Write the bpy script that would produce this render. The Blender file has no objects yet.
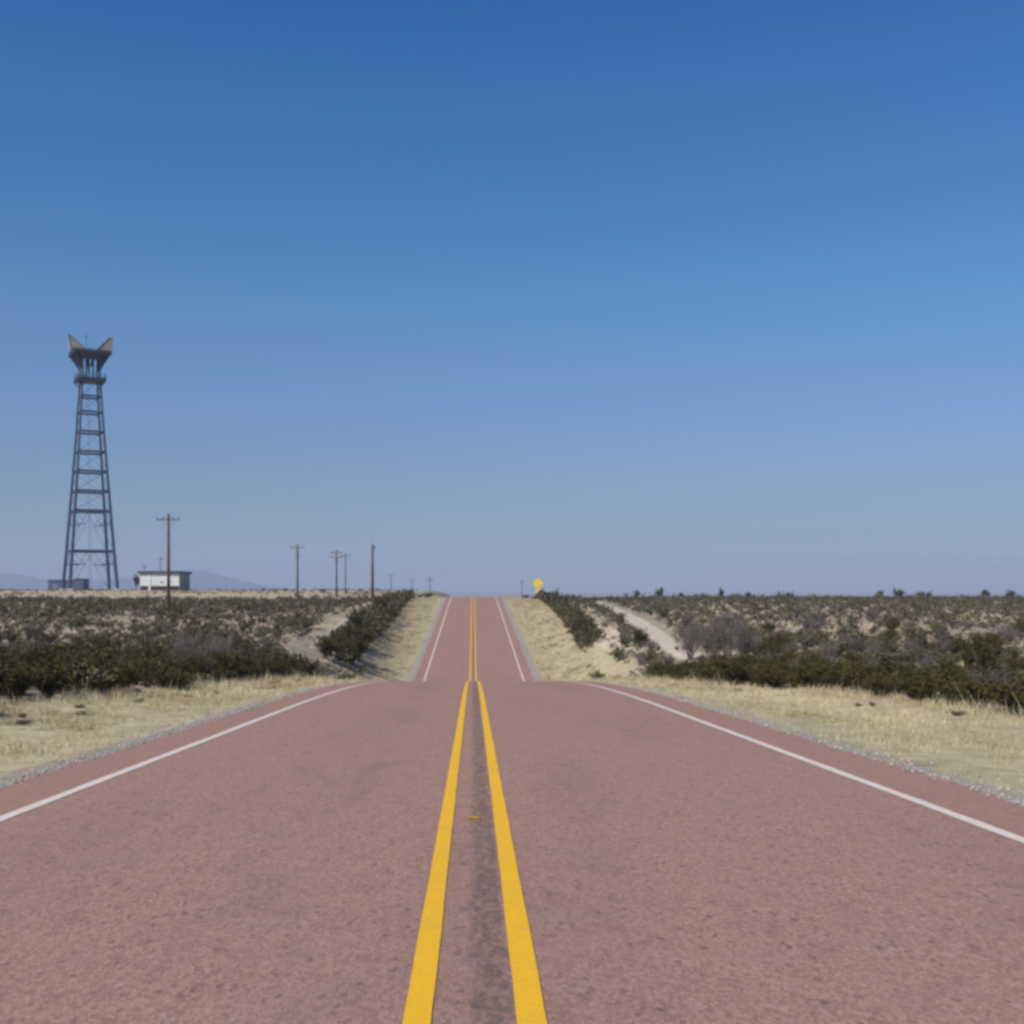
import bpy, math
import numpy as np
from mathutils import Vector, Matrix

rng = np.random.default_rng(7)
scene = bpy.context.scene
COL = scene.collection
HAZE = 1.9e-4
F, PX0, PY0 = 1200.0, 473.0, 592.0      # focal length in pixels, column and row of the straight-ahead point
def X_at(px, d): return (px - PX0) / F * d
def Z_at(py, d): return (PY0 - py) / F * d

# ------------------------------------------------------------------ numbers
def smooth(a, b, x):
    t = np.clip((np.asarray(x, float) - a) / (b - a), 0, 1)
    return t * t * (3 - 2 * t)

def vnoise(x, y, seed=0):
    x = np.asarray(x, float); y = np.asarray(y, float)
    xi, yi = np.floor(x), np.floor(y)
    fx, fy = x - xi, y - yi
    fx = fx * fx * (3 - 2 * fx); fy = fy * fy * (3 - 2 * fy)
    def h(a, b):
        v = np.sin(a * 127.1 + b * 311.7 + seed * 74.7) * 43758.5453
        return v - np.floor(v)
    return ((h(xi, yi) * (1 - fx) + h(xi + 1, yi) * fx) * (1 - fy)
            + (h(xi, yi + 1) * (1 - fx) + h(xi + 1, yi + 1) * fx) * fy)

def fbm(x, y, seed=0):
    return (vnoise(x, y, seed) * .55 + vnoise(x * 2.1, y * 2.1, seed + 5) * .3 + vnoise(x * 4.3, y * 4.3, seed + 9) * .15)

def spline(pts, x):
    """shape preserving cubic through the points"""
    xs = np.array([p[0] for p in pts], float); ys = np.array([p[1] for p in pts], float)
    h = np.diff(xs); dl = np.diff(ys) / h
    m = np.zeros_like(ys); m[0], m[-1] = dl[0], dl[-1]
    for i in range(1, len(xs) - 1):
        if dl[i - 1] * dl[i] > 0:
            w1, w2 = 2 * h[i] + h[i - 1], h[i] + 2 * h[i - 1]
            m[i] = (w1 + w2) / (w1 / dl[i - 1] + w2 / dl[i])
    x = np.clip(np.asarray(x, float), xs[0], xs[-1])
    k = np.clip(np.searchsorted(xs, x) - 1, 0, len(h) - 1)
    t = (x - xs[k]) / h[k]
    return ((2*t**3 - 3*t**2 + 1) * ys[k] + (t**3 - 2*t**2 + t) * h[k] * m[k]
            + (-2*t**3 + 3*t**2) * ys[k+1] + (t**3 - t**2) * h[k] * m[k+1])

# ------------------------------------------------------------------ the lie of the land
FAR = [(330, -3.2), (430, -4.2), (700, -7), (1500, -14), (5000, -22), (13000, -9)]
def road_z(d):
    d = np.asarray(d, float)
    z = -1.4 - .0375 * d
    u = np.clip(d - 24, 0, None); z = z - .5 * .00131 * u * u
    # hidden dip: hermite from (52,-3.858,-.0742) to (80,-7.1,.0528)
    t = np.clip((d - 52) / 28, 0, 1)
    zd = ((2*t**3 - 3*t**2 + 1) * -3.8627 + (t**3 - 2*t**2 + t) * 28 * -.0742
          + (-2*t**3 + 3*t**2) * -7.1 + (t**3 - t**2) * 28 * .0528)
    z = np.where(d > 52, zd, z)
    zu = -7.1 + .0528 * (d - 80)
    v = np.clip(d - 187, 0, None); zu = zu - .5 * .0024 * v * v
    z = np.where(d > 80, zu, z)
    zc = -7.1 + .0528 * 140 - .5 * .0024 * 33 ** 2      # at 220
    zf = spline([(220, zc), (250, zc - 1.0), (290, zc - 2.0)] + FAR, d)
    z = np.where(d > 220, zf, z)
    return np.where(d < -20, -1.4 + .0375 * 20, z)

def side_z(x, d):
    L = spline([(-60, -.6), (0, -1.3), (10, -1.75), (25, -2.42), (50, -3.3), (80, -3.75), (105, -3.1), (130, -2.4),
                (160, -1.95), (200, -1.5), (225, -1.15), (260, -.55), (364, .38), (450, .25), (700, -3), (1500, -12), (5000, -22), (13000, -9)], d)
    R = spline([(-60, -.6), (0, -1.35), (10, -1.8), (25, -2.5), (50, -3.35), (80, -3.7), (105, -3.1), (130, -2.5),
                (160, -1.95), (200, -1.5), (260, -2.05), (340, -2.6), (400, -2.75), (480, -2.5), (560, -3.1), (700, -5), (1500, -14), (5000, -22), (13000, -9)], d)
    t = smooth(-6, 6, x)
    return L * (1 - t) + R * t

def ground_z(x, d):
    x = np.asarray(x, float); d = np.asarray(d, float)
    ax = np.abs(x)
    t = smooth(5.0, 13.5, ax)
    z = road_z(d) * (1 - t) + side_z(x, d) * t
    off = np.clip(ax - 4.6, 0, None)
    z = z - .05 * np.clip(off, 0, 1.4) + .05 * np.clip(off - 3, 0, 1.4)
    near = smooth(4.6, 7.5, ax)
    z = z + near * (.16 * (vnoise(x / 5, d / 5, 1) - .5) + .05 * (vnoise(x / 1.3, d / 1.3, 2) - .5))
    z = z + smooth(12, 40, ax) * .3 * (vnoise(x / 37, d / 37, 3) - .5)
    z = np.where(ax < 4.30, z - .06, z)
    return z

# the two dirt tracks and the verges
def track_L(d): return np.interp(d, [60, 85, 115, 200, 260], [-10.5, -11.6, -12.5, -14.8, -16.5])
def track_R(d): return np.interp(d, [55, 70, 115, 200, 260], [11.4, 12.9, 15.9, 19.6, 22.0])
def verge_L(d): return np.interp(d, [0, 25, 54, 80, 120, 200, 260], [-10.4, -8.6, -6.6, -8.2, -8.2, -9.8, -10.5])
def verge_R(d): return np.interp(d, [0, 24, 32, 42, 55, 80, 100, 130, 200, 260], [11.4, 9.5, 8.5, 6.6, 6.4, 7.6, 8.6, 9.4, 10.6, 11.5])

# ------------------------------------------------------------------ making meshes
def mesh_np(name, V, faces, mats, fmat=None, smooth_shade=False, attrs=None):
    """faces: list of (n,k) index arrays"""
    me = bpy.data.meshes.new(name)
    V = np.asarray(V, np.float32)
    me.vertices.add(len(V)); me.vertices.foreach_set('co', V.ravel())
    faces = [np.asarray(f, np.int32) for f in faces if len(f)]
    loops = np.concatenate([f.ravel() for f in faces])
    tot = np.concatenate([np.full(len(f), f.shape[1], np.int32) for f in faces])
    start = np.concatenate([[0], np.cumsum(tot)[:-1]]).astype(np.int32)
    me.loops.add(len(loops)); me.loops.foreach_set('vertex_index', loops)
    me.polygons.add(len(tot)); me.polygons.foreach_set('loop_start', start); me.polygons.foreach_set('loop_total', tot)
    if fmat is not None: me.polygons.foreach_set('material_index', np.asarray(fmat, np.int32))
    me.polygons.foreach_set('use_smooth', np.full(len(tot), smooth_shade))
    for m in mats: me.materials.append(m)
    for k, a in (attrs or {}).items():
        at = me.attributes.new(k, 'FLOAT', 'POINT'); at.data.foreach_set('value', np.asarray(a, np.float32))
    me.update(calc_edges=True); me.validate()
    return me

class MB:
    """collects shapes for ONE mesh"""
    def __init__(s): s.v = []; s.f = []
    def add(s, vs, fs):
        o = len(s.v); s.v += [tuple(v) for v in vs]; s.f += [tuple(i + o for i in f) for f in fs]
    def box(s, c, size, rotz=0):
        hx, hy, hz = [a / 2 for a in size]; M = Matrix.Rotation(rotz, 3, 'Z')
        vs = [M @ Vector((x, y, z)) + Vector(c) for x in (-hx, hx) for y in (-hy, hy) for z in (-hz, hz)]
        s.add(vs, [(0,1,3,2), (4,6,7,5), (0,4,5,1), (2,3,7,6), (0,2,6,4), (1,5,7,3)])
    def bar(s, a, b, r0, r1=None, n=4, cap=True):
        r1 = r0 if r1 is None else r1
        a, b = Vector(a), Vector(b); q = (b - a).to_track_quat('Z', 'Y')
        vs = []
        for p, r in ((a, r0), (b, r1)):
            for k in range(n):
                t = 2 * math.pi * (k + .5) / n
                vs.append(p + q @ Vector((r * math.cos(t), r * math.sin(t), 0)))
        fs = [(k, (k + 1) % n, n + (k + 1) % n, n + k) for k in range(n)]
        if cap: fs += [tuple(range(n - 1, -1, -1)), tuple(range(n, 2 * n))]
        s.add(vs, fs)
    def prism(s, pts, y0, y1, shrink=1.0, c=(0, 0)):
        """outline in xz, thickness along y"""
        n = len(pts)
        vs = [(x, y0, z) for x, z in pts] + [(c[0] + (x - c[0]) * shrink, y1, c[1] + (z - c[1]) * shrink) for x, z in pts]
        s.add(vs, [tuple(range(n)), tuple(range(2 * n - 1, n - 1, -1))] + [(k, k + n, (k + 1) % n + n, (k + 1) % n) for k in range(n)])
    def build(s, name, mat, parent=None, smooth_shade=False, bevel=0):
        me = bpy.data.meshes.new(name); me.from_pydata(s.v, [], s.f); me.materials.append(mat)
        import bmesh
        bm = bmesh.new(); bm.from_mesh(me); bmesh.ops.recalc_face_normals(bm, faces=bm.faces)
        if bevel: bmesh.ops.bevel(bm, geom=bm.edges[:], offset=bevel, segments=1, affect='EDGES')
        bm.to_mesh(me); bm.free()
        if smooth_shade: me.polygons.foreach_set('use_smooth', [True] * len(me.polygons))
        o = bpy.data.objects.new(name, me); COL.objects.link(o); o.parent = parent
        return o

def put(name, me, parent=None, loc=(0, 0, 0)):
    o = bpy.data.objects.new(name, me); COL.objects.link(o); o.parent = parent; o.location = loc
    return o
def empty(name, loc, rz=0.0):
    o = bpy.data.objects.new(name, None); COL.objects.link(o); o.location = loc; o.rotation_euler = (0, 0, rz)
    o.empty_display_size = .2
    return o
def tag(o, label=None, cat=None, group=None, kind=None):
    for k, v in (('label', label), ('category', cat), ('group', group), ('kind', kind)):
        if v: o[k] = v
    return o
def copy_tree(o, parent=None):
    c = o.copy(); COL.objects.link(c); c.parent = parent
    for ch in o.children: copy_tree(ch, c)
    return c

# ------------------------------------------------------------------ materials
def new_mat(name, rough=.9, spec=.2):
    m = bpy.data.materials.new(name); m.use_nodes = True
    b = m.node_tree.nodes['Principled BSDF']
    b.inputs['Roughness'].default_value = rough; b.inputs['Specular IOR Level'].default_value = spec
    return m, m.node_tree, b
def N(nt, kind, **kw):
    n = nt.nodes.new(kind)
    for k, v in kw.items():
        if k in n.inputs: n.inputs[k].default_value = v
        else: setattr(n, k, v)
    return n
def mix(nt, a, b, f, mode='MIX'):
    n = nt.nodes.new('ShaderNodeMix'); n.data_type = 'RGBA'; n.blend_type = mode
    for s, v in ((n.inputs[0], f), (n.inputs[6], a), (n.inputs[7], b)):
        if hasattr(v, 'is_linked'): nt.links.new(v, s)
        elif isinstance(v, (int, float)): s.default_value = v
        else: s.default_value = (*v, 1)
    return n.outputs[2]
def mth(nt, op, a, b=None, c=None, clamp=False):
    n = nt.nodes.new('ShaderNodeMath'); n.operation = op; n.use_clamp = clamp
    for i, v in enumerate((a, b, c)):
        if v is None: continue
        if hasattr(v, 'is_linked'): nt.links.new(v, n.inputs[i])
        else: n.inputs[i].default_value = v
    return n.outputs[0]
def ramp(nt, v, lo, hi, a=0.0, b=1.0):
    n = nt.nodes.new('ShaderNodeMapRange'); n.interpolation_type = 'SMOOTHSTEP'
    nt.links.new(v, n.inputs[0])
    for i, w in zip((1, 2, 3, 4), (lo, hi, a, b)): n.inputs[i].default_value = w
    return n.outputs[0]
def pos(nt, scale=(1, 1, 1)):
    g = nt.nodes.new('ShaderNodeNewGeometry'); m = nt.nodes.new('ShaderNodeMapping')
    nt.links.new(g.outputs['Position'], m.inputs[0]); m.inputs['Scale'].default_value = scale
    return m.outputs[0]
def local(nt, scale=(1, 1, 1)):
    g = nt.nodes.new('ShaderNodeTexCoord'); m = nt.nodes.new('ShaderNodeMapping')
    nt.links.new(g.outputs['Object'], m.inputs[0]); m.inputs['Scale'].default_value = scale
    return m.outputs[0]
def noise(nt, vec, scale, detail=3, rough=.55):
    n = N(nt, 'ShaderNodeTexNoise', Scale=scale, Detail=detail, Roughness=rough); nt.links.new(vec, n.inputs['Vector'])
    return n.outputs['Fac']
def attr(nt, name):
    n = nt.nodes.new('ShaderNodeAttribute'); n.attribute_name = name; return n.outputs['Fac']
def bump(nt, b, h, strength, dist):
    n = N(nt, 'ShaderNodeBump', Strength=strength, Distance=dist); nt.links.new(h, n.inputs['Height'])
    nt.links.new(n.outputs[0], b.inputs['Normal'])

def plain(name, c, rough=.7, spec=.3, var=.25, scale=3.0, metal=0.0):
    m, nt, b = new_mat(name, rough, spec)
    n = noise(nt, local(nt), scale)
    lo = tuple(x * (1 - var) for x in c); hi = tuple(min(1, x * (1 + var)) for x in c)
    nt.links.new(mix(nt, lo, hi, ramp(nt, n, .3, .7)), b.inputs['Base Color'])
    b.inputs['Metallic'].default_value = metal
    return m

def asphalt():
    m, nt, b = new_mat('red_asphalt', .92, .12)
    p = pos(nt)
    pg = pos(nt, (1, .45, 1))
    vo = N(nt, 'ShaderNodeTexVoronoi', Scale=78.0); nt.links.new(pg, vo.inputs['Vector'])
    sep = nt.nodes.new('ShaderNodeSeparateColor'); nt.links.new(vo.outputs['Color'], sep.inputs[0])
    base = mix(nt, (.236, .134, .103), (.372, .228, .175), sep.outputs[0])
    vo2 = N(nt, 'ShaderNodeTexVoronoi', Scale=40.0); nt.links.new(pg, vo2.inputs['Vector'])
    sep2 = nt.nodes.new('ShaderNodeSeparateColor'); nt.links.new(vo2.outputs['Color'], sep2.inputs[0])
    base = mix(nt, base, (.40, .31, .28), mth(nt, 'MULTIPLY', ramp(nt, sep2.outputs[1], .965, .99), .32))     # pale stones
    base = mix(nt, base, (.07, .05, .05), mth(nt, 'MULTIPLY', ramp(nt, sep2.outputs[2], .94, .99), .45))      # dark stones
    mid = noise(nt, pg, 6.5, 6, .7)
    base = mix(nt, base, (.165, .098, .086), mth(nt, 'MULTIPLY', ramp(nt, mid, .48, .68), .28))
    base = mix(nt, base, (.262, .172, .140), mth(nt, 'MULTIPLY', ramp(nt, noise(nt, p, 2.1, 4), .5, .7), .3))
    big = noise(nt, pos(nt, (1, .12, 1)), .8, 4)
    base = mix(nt, base, (.185, .118, .108), mth(nt, 'MULTIPLY', ramp(nt, big, .48, .72), .2))
    # binder worn grey in patches of the left lane
    sx = nt.nodes.new('ShaderNodeSeparateXYZ'); nt.links.new(p, sx.inputs[0])
    x, y = sx.outputs[0], sx.outputs[1]
    lane = mth(nt, 'MULTIPLY', ramp(nt, x, -2.4, -1.5), ramp(nt, x, -.9, -.4, 1, 0))
    lane = mth(nt, 'MULTIPLY', lane, ramp(nt, noise(nt, pos(nt, (1, .25, 1)), 1.1, 3), .5, .66))
    base = mix(nt, base, (.155, .115, .104), mth(nt, 'MULTIPLY', lane, .22))
    # shoulders outside the edge lines are a little redder
    ax = mth(nt, 'ABSOLUTE', x)
    base = mix(nt, base, (.30, .162, .123), mth(nt, 'MULTIPLY', ramp(nt, ax, 3.6, 3.95), .35))
    # dark sealed joint along the middle
    nx = mth(nt, 'ADD', x, mth(nt, 'MULTIPLY', mth(nt, 'SUBTRACT', noise(nt, pos(nt, (1, .5, 1)), 9.0, 4), .5), .10))
    j = mth(nt, 'MULTIPLY', ramp(nt, nx, -.04, .03), ramp(nt, nx, .125, .165, 1, 0))
    j = mth(nt, 'MULTIPLY', j, ramp(nt, noise(nt, pg, 19.0, 6, .75), .38, .60, .12, 1.0))
    base = mix(nt, base, (.072, .060, .058), mth(nt, 'MULTIPLY', j, .62))
    nt.links.new(base, b.inputs['Base Color'])
    bump(nt, b, vo.outputs['Distance'], .35, .006)
    return m

def paint(name, c, under=(.2, .13, .115)):
    m, nt, b = new_mat(name, .75, .25)
    p = pos(nt)
    w = mth(nt, 'ADD', mth(nt, 'MULTIPLY', ramp(nt, noise(nt, p, 42, 5, .75), .54, .68), .6),
            mth(nt, 'MULTIPLY', ramp(nt, noise(nt, p, 3.0, 4), .5, .75), .12))
    nt.links.new(mix(nt, mix(nt, c, tuple(x * .88 for x in c), noise(nt, p, 8)), under, w), b.inputs['Base Color'])
    bump(nt, b, noise(nt, p, 90, 2), .3, .004)
    return m

def earth():
    m, nt, b = new_mat('desert_ground', .95, .08)
    p = pos(nt)
    n1, n2, n3 = noise(nt, p, .35, 5), noise(nt, p, 2.2, 5, .65), noise(nt, p, 14, 4, .7)
    soil = mix(nt, (.27, .21, .145), (.41, .33, .235), ramp(nt, n1, .35, .65))
    soil = mix(nt, soil, (.20, .155, .115), mth(nt, 'MULTIPLY', ramp(nt, n2, .52, .7), .6))
    soil = mix(nt, soil, (.13, .115, .075), mth(nt, 'MULTIPLY', ramp(nt, n3, .5, .72), .45))   # litter
    straw = mix(nt, (.35, .285, .17), (.46, .385, .245), ramp(nt, n2, .35, .65))
    straw = mix(nt, straw, (.205, .165, .10), mth(nt, 'MULTIPLY', ramp(nt, n3, .5, .7), .55))
    straw = mix(nt, straw, (.235, .185, .135), mth(nt, 'MULTIPLY', ramp(nt, noise(nt, p, .8, 5, .65), .52, .66), .6))
    g = mth(nt, 'ADD', attr(nt, 'grassy'), mth(nt, 'MULTIPLY', mth(nt, 'SUBTRACT', n2, .5), .8), clamp=True)
    col = mix(nt, soil, straw, ramp(nt, g, .3, .7))
    sand = mix(nt, (.43, .35, .26), (.55, .465, .36), ramp(nt, n2, .35, .65))
    t = mth(nt, 'ADD', attr(nt, 'bare'), mth(nt, 'MULTIPLY', mth(nt, 'SUBTRACT', n2, .5), .9), clamp=True)
    col = mix(nt, col, sand, ramp(nt, t, .4, .85))
    vo = N(nt, 'ShaderNodeTexVoronoi', Scale=34.0); nt.links.new(p, vo.inputs['Vector'])
    sep = nt.nodes.new('ShaderNodeSeparateColor'); nt.links.new(vo.outputs['Color'], sep.inputs[0])
    grav = mix(nt, (.22, .185, .15), (.40, .35, .30), sep.outputs[0])
    k = mth(nt, 'ADD', attr(nt, 'gravelly'), mth(nt, 'MULTIPLY', mth(nt, 'SUBTRACT', n2, .5), .9), clamp=True)
    col = mix(nt, col, grav, ramp(nt, k, .35, .65))
    nt.links.new(col, b.inputs['Base Color'])
    bump(nt, b, mth(nt, 'ADD', n3, n2), .5, .05)
    return m

def leafy(name, lo, hi, rand='object', rough=.75):
    """foliage: lo..hi between plants, then between clumps"""
    m, nt, b = new_mat(name, rough, .12)
    if rand == 'object':
        oi = nt.nodes.new('ShaderNodeObjectInfo'); r = oi.outputs['Random']
    else: r = attr(nt, 'tone')
    c = mix(nt, lo, hi, r)
    n = noise(nt, pos(nt), 7.0, 3)
    c = mix(nt, c, tuple(min(1, h * 1.5) for h in hi), mth(nt, 'MULTIPLY', ramp(nt, n, .5, .75), .6))
    nt.links.new(c, b.inputs['Base Color'])
    return m

M = {}
M['asphalt'] = asphalt()
M['yellow'] = paint('yellow_paint', (.80, .435, .012))
M['white'] = paint('white_paint', (.68, .575, .50))
M['earth'] = earth()
M['leaf'] = leafy('dark_green_leaves', (.040, .039, .0105), (.072, .058, .0185))
M['stem'] = plain('grey_stems', (.085, .070, .062), .9, .1)
M['twig'] = leafy('grey_twigs', (.100, .085, .082), (.155, .132, .118))
M['olive'] = leafy('olive_leaves', (.078, .071, .036), (.118, .106, .060))
M['scrub'] = leafy('scrub_mass', (.062, .056, .024), (.130, .109, .080), rand='tone')
M['straw'] = leafy('dry_grass_blades', (.20, .165, .095), (.57, .48, .295), rand='tone')
M['pebble'] = leafy('pebbles', (.20, .17, .145), (.46, .41, .36), rand='tone')
M['wood'] = plain('weathered_pole_wood', (.105, .072, .055), .9, .1, .3, 2.0)
M['arm'] = plain('crossarm_wood', (.13, .095, .075), .9, .1, .3, 2.0)
M['glass'] = plain('insulator_ceramic', (.16, .13, .12), .3, .5)
M['can'] = plain('transformer_paint', (.16, .17, .18), .5, .4)
M['steel'] = plain('dark_tower_steel', (.027, .043, .092), .6, .35, .15, .5)
M['deck'] = plain('platform_steel', (.020, .024, .042), .7, .3, .2, .5)
M['horn'] = plain('horn_paint', (.33, .285, .25), .6, .3, .15, .4)
M['hornb'] = plain('horn_mouth', (.22, .19, .17), .6, .3, .15, .4)
M['wall'] = plain('white_wall', (.54, .555, .555), .8, .2, .08, .6)
M['endwall'] = plain('end_wall', (.62, .58, .53), .85, .2, .08, .6)
M['shadedwall'] = plain('shaded_end_wall', (.33, .285, .255), .85, .2, .08, .6)  # darker than the front wall: shade of the end wall put into its colour
M['roof'] = plain('dark_roof', (.040, .058, .066), .6, .3, .2, .5)
M['plinth'] = plain('dark_plinth', (.035, .032, .035), .85, .2, .3, .7)
M['shed'] = plain('shed_paint', (.060, .082, .150), .6, .3, .15, .5)
M['sign'] = plain('sign_yellow', (.70, .48, .035), .4, .4, .05, 2)
M['signback'] = plain('galvanised', (.32, .32, .32), .45, .5, .1, 4)
M['amber'] = plain('amber_reflector', (.26, .15, .07), .3, .5, .1, 20)
M['amberlens'] = plain('amber_lens', (.42, .21, .03), .3, .5, .1, 20)
M['rock'] = plain('dark_rock', (.060, .034, .028), .95, .1, .4, 9)
M['hill'] = plain('hill_rock', (.13, .12, .11), .95, .05, .3, .004)
M['trunk'] = plain('trunk_bark', (.06, .05, .045), .95, .1, .3, 4)
M['tree'] = leafy('tree_leaves', (.040, .045, .026), (.060, .062, .036))

# ------------------------------------------------------------------ ground
def axis(parts):
    out = [parts[0][0]]
    for a, b, s in parts:
        n = max(1, int(round((b - a) / s))); out += list(np.linspace(a, b, n + 1)[1:])
    return np.array(out)
gy = axis([(-40, 0, 2), (0, 60, .5), (60, 220, 1.0), (220, 430, 4)])
gy = np.concatenate([gy, 430 * (12000 / 430) ** np.linspace(0, 1, 46)[1:]])
hx = axis([(0, 4.2, 1.5), (4.2, 4.35, .15), (4.35, 20, .33), (20, 62, 1.5), (62, 250, 6)])
hx = np.concatenate([hx, 250 * (9000 / 250) ** np.linspace(0, 1, 26)[1:]])
gx = np.concatenate([-hx[:0:-1], hx])
GX, GY = np.meshgrid(gx, gy)
GZ = ground_z(GX, GY)
nx_, ny_ = len(gx), len(gy)
ii = np.arange(nx_ * ny_).reshape(ny_, nx_)
quads = np.stack([ii[:-1, :-1], ii[:-1, 1:], ii[1:, 1:], ii[1:, :-1]], -1).reshape(-1, 4)
AX = np.abs(GX)
edge = np.where(GX < 0, 4.36, 4.58)
vb = np.where(GX < 0, -verge_L(GY), verge_R(GY) + 2.6 * (smooth(58, 66, GY) - smooth(96, 112, GY)))
grassy = smooth(-.1, .5, AX - edge - .2) * (1 - smooth(-.4, 1.2, AX - vb)) * (1 - smooth(240, 300, GY))
grassy = np.maximum(grassy, .55 * smooth(200, 215, GY) * (GX < -14) * (1 - smooth(500, 700, GY)))
gravelly = (1 - smooth(.0, .6, (AX - edge) / (1 + 1.0 * smooth(60, 90, GY)))) * (1 - smooth(150, 260, GY) * .4)
dL = np.abs(GX - track_L(GY)); dR = np.abs(GX - track_R(GY))
rngd = smooth(55, 68, GY) * (1 - smooth(225, 260, GY))
bare = np.maximum((1 - smooth(.12, .45, dL)) * (.45 + .55 * (vnoise(GX * 0 + 4, GY / 6, 8) > .35)), 1 - smooth(.6, 1.2, dR)) * rngd
bare = np.maximum(bare, .72 * (1 - smooth(.3, 1.0, ((GX - 11.4) / 2.0) ** 2 + ((GY - 100) / 18) ** 2)))    # sandy hollow
bare = np.maximum(bare, .4 * (1 - smooth(.3, 1.0, ((GX + 10.0) / 2.0) ** 2 + ((GY - 74) / 14) ** 2)))
bare = np.maximum(bare, .2 * smooth(200, 215, GY) * (GX < -14) * (1 - smooth(500, 700, GY)))          # graded yard
g = put('ground', mesh_np('ground', np.stack([GX, GY, GZ], -1).reshape(-1, 3), [quads], [M['earth']], smooth_shade=True,
        attrs=dict(grassy=grassy.ravel(), gravelly=gravelly.ravel(), bare=bare.ravel())))
tag(g, kind='structure')

# ------------------------------------------------------------------ road and its painted lines
st = np.concatenate([np.arange(-36, 60, .25), np.arange(60, 326, .5)])
def ribbon(name, x0, x1, lift, mat, ncross=2, parent=None, jag=0.0, skirt=0.0, step=None):
    d = st if step is None else step
    xs = np.linspace(x0, x1, ncross)
    P = np.zeros((len(d), ncross, 3))
    P[:, :, 0] = xs[None, :]; P[:, :, 1] = d[:, None]; P[:, :, 2] = (road_z(d) + lift)[:, None]
    JS = 1.1 if skirt else .5
    if jag:
        P[:, 0, 0] += jag * (fbm(d / JS, d * 0 + 3, 21) - .5) * 2
        P[:, -1, 0] += jag * (fbm(d / JS, d * 0 + 8, 33) - .5) * 2
    strips = [P]
    if skirt:
        a = P[:, :1].copy(); a[:, 0, 2] -= skirt; a[:, 0, 0] -= .05
        c = P[:, -1:].copy(); c[:, 0, 2] -= skirt; c[:, 0, 0] += .05
        strips += [np.concatenate([a, P[:, :1]], 1), np.concatenate([P[:, -1:], c], 1)]
    V, Q, o = [], [], 0
    for S in strips:
        n, w = S.shape[:2]; I = np.arange(n * w).reshape(n, w) + o; o += n * w
        V.append(S.reshape(-1, 3)); Q.append(np.stack([I[:-1, :-1], I[:-1, 1:], I[1:, 1:], I[1:, :-1]], -1).reshape(-1, 4))
    return put(name, mesh_np(name, np.concatenate(V), Q, [mat], smooth_shade=True), parent)
road = tag(ribbon('road', -4.36, 4.58, 0, M['asphalt'], 9, jag=.10, skirt=.14), kind='structure')
for x, hwid in ((-.203, .051), (.215, .054)): ribbon('yellow_line', x - hwid, x + hwid, .005, M['yellow'], 2, road, jag=.004)
for x in (-3.63, 3.78): ribbon('white_line', x - .056, x + .056, .005, M['white'], 2, road, jag=.010)

# raised amber reflectors between the yellow lines
def marker(d):
    mb = MB(); w, l, h = .058, .052, .019
    mb.add([(-w, -l, 0), (w, -l, 0), (w, l, 0), (-w, l, 0), (-w*.72, -l*.45, h), (w*.72, -l*.45, h), (w*.72, l*.45, h), (-w*.72, l*.45, h)],
           [(0, 3, 2, 1), (0, 1, 5, 4), (1, 2, 6, 5), (2, 3, 7, 6), (3, 0, 4, 7), (4, 5, 6, 7)])
    body = mb.build('lane_reflector', M['amber'], None, bevel=.003)
    body.location = (.002, d, float(road_z(d)) + .003)
    body.rotation_euler.x = math.atan(float(road_z(d + .3) - road_z(d - .3)) / .6)
    lens = MB(); lens.box((0, -l * .74, h * .52), (w * 1.5, .004, .012)); q = lens.build('lens', M['amberlens'], body); q.rotation_euler.x = -.5
    q.location = (0, -.008, .0); return body
for d, lab in ((9.15, 'amber raised reflector nearest the camera, on the dark strip between the yellow lines'),
               (21.5, 'second amber raised reflector up the road, small between the yellow lines'),
               (33.7, 'farthest visible amber reflector between the yellow lines, just before the near crest')):
    tag(marker(d), lab, 'reflector', 'amber reflectors between the yellow lines')

# ------------------------------------------------------------------ distant hills
hp = [(-420, 583), (-330, 574), (-230, 569), (-150, 575), (-80, 570), (-20, 570.5), (20, 575), (45, 580), (62, 583), (85, 579), (120, 580),
      (150, 577), (178, 571.5), (200, 570.5), (220, 575), (240, 581), (262, 586), (300, 591), (340, 597)]
D = 9500.0
px = np.linspace(-420, 340, 240); top = np.interp(px, [p[0] for p in hp], [p[1] for p in hp])
top = top + (fbm(px / 9, px * 0, 51) - .5) * 2.2
rows = []
for k, f in enumerate((0, .25, .5, .75, .92, 1.0, .8, .4, 0)):
    dd = D + (-1300 + 1300 * k / 5 if k <= 5 else 500 * (k - 5))
    Xr = X_at(px, D) * (1 + .0 * k) + (vnoise(px / 14, px * 0 + k, 60) - .5) * 60
    Zr = -25 + (Z_at(top, D) + 25) * f * (1 if f in (0, 1) else (.86 + .28 * vnoise(px / 11, px * 0 + k * 3.3, 61)))
    rows.append(np.stack([Xr, np.full_like(px, dd), Zr], -1))
P = np.array(rows); n, w = P.shape[:2]; I = np.arange(n * w).reshape(n, w)
q = np.stack([I[:-1, :-1], I[:-1, 1:], I[1:, 1:], I[1:, :-1]], -1).reshape(-1, 4)
tag(put('hills', mesh_np('hills', P.reshape(-1, 3), [q], [M['hill']], smooth_shade=True)), kind='structure')

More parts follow.
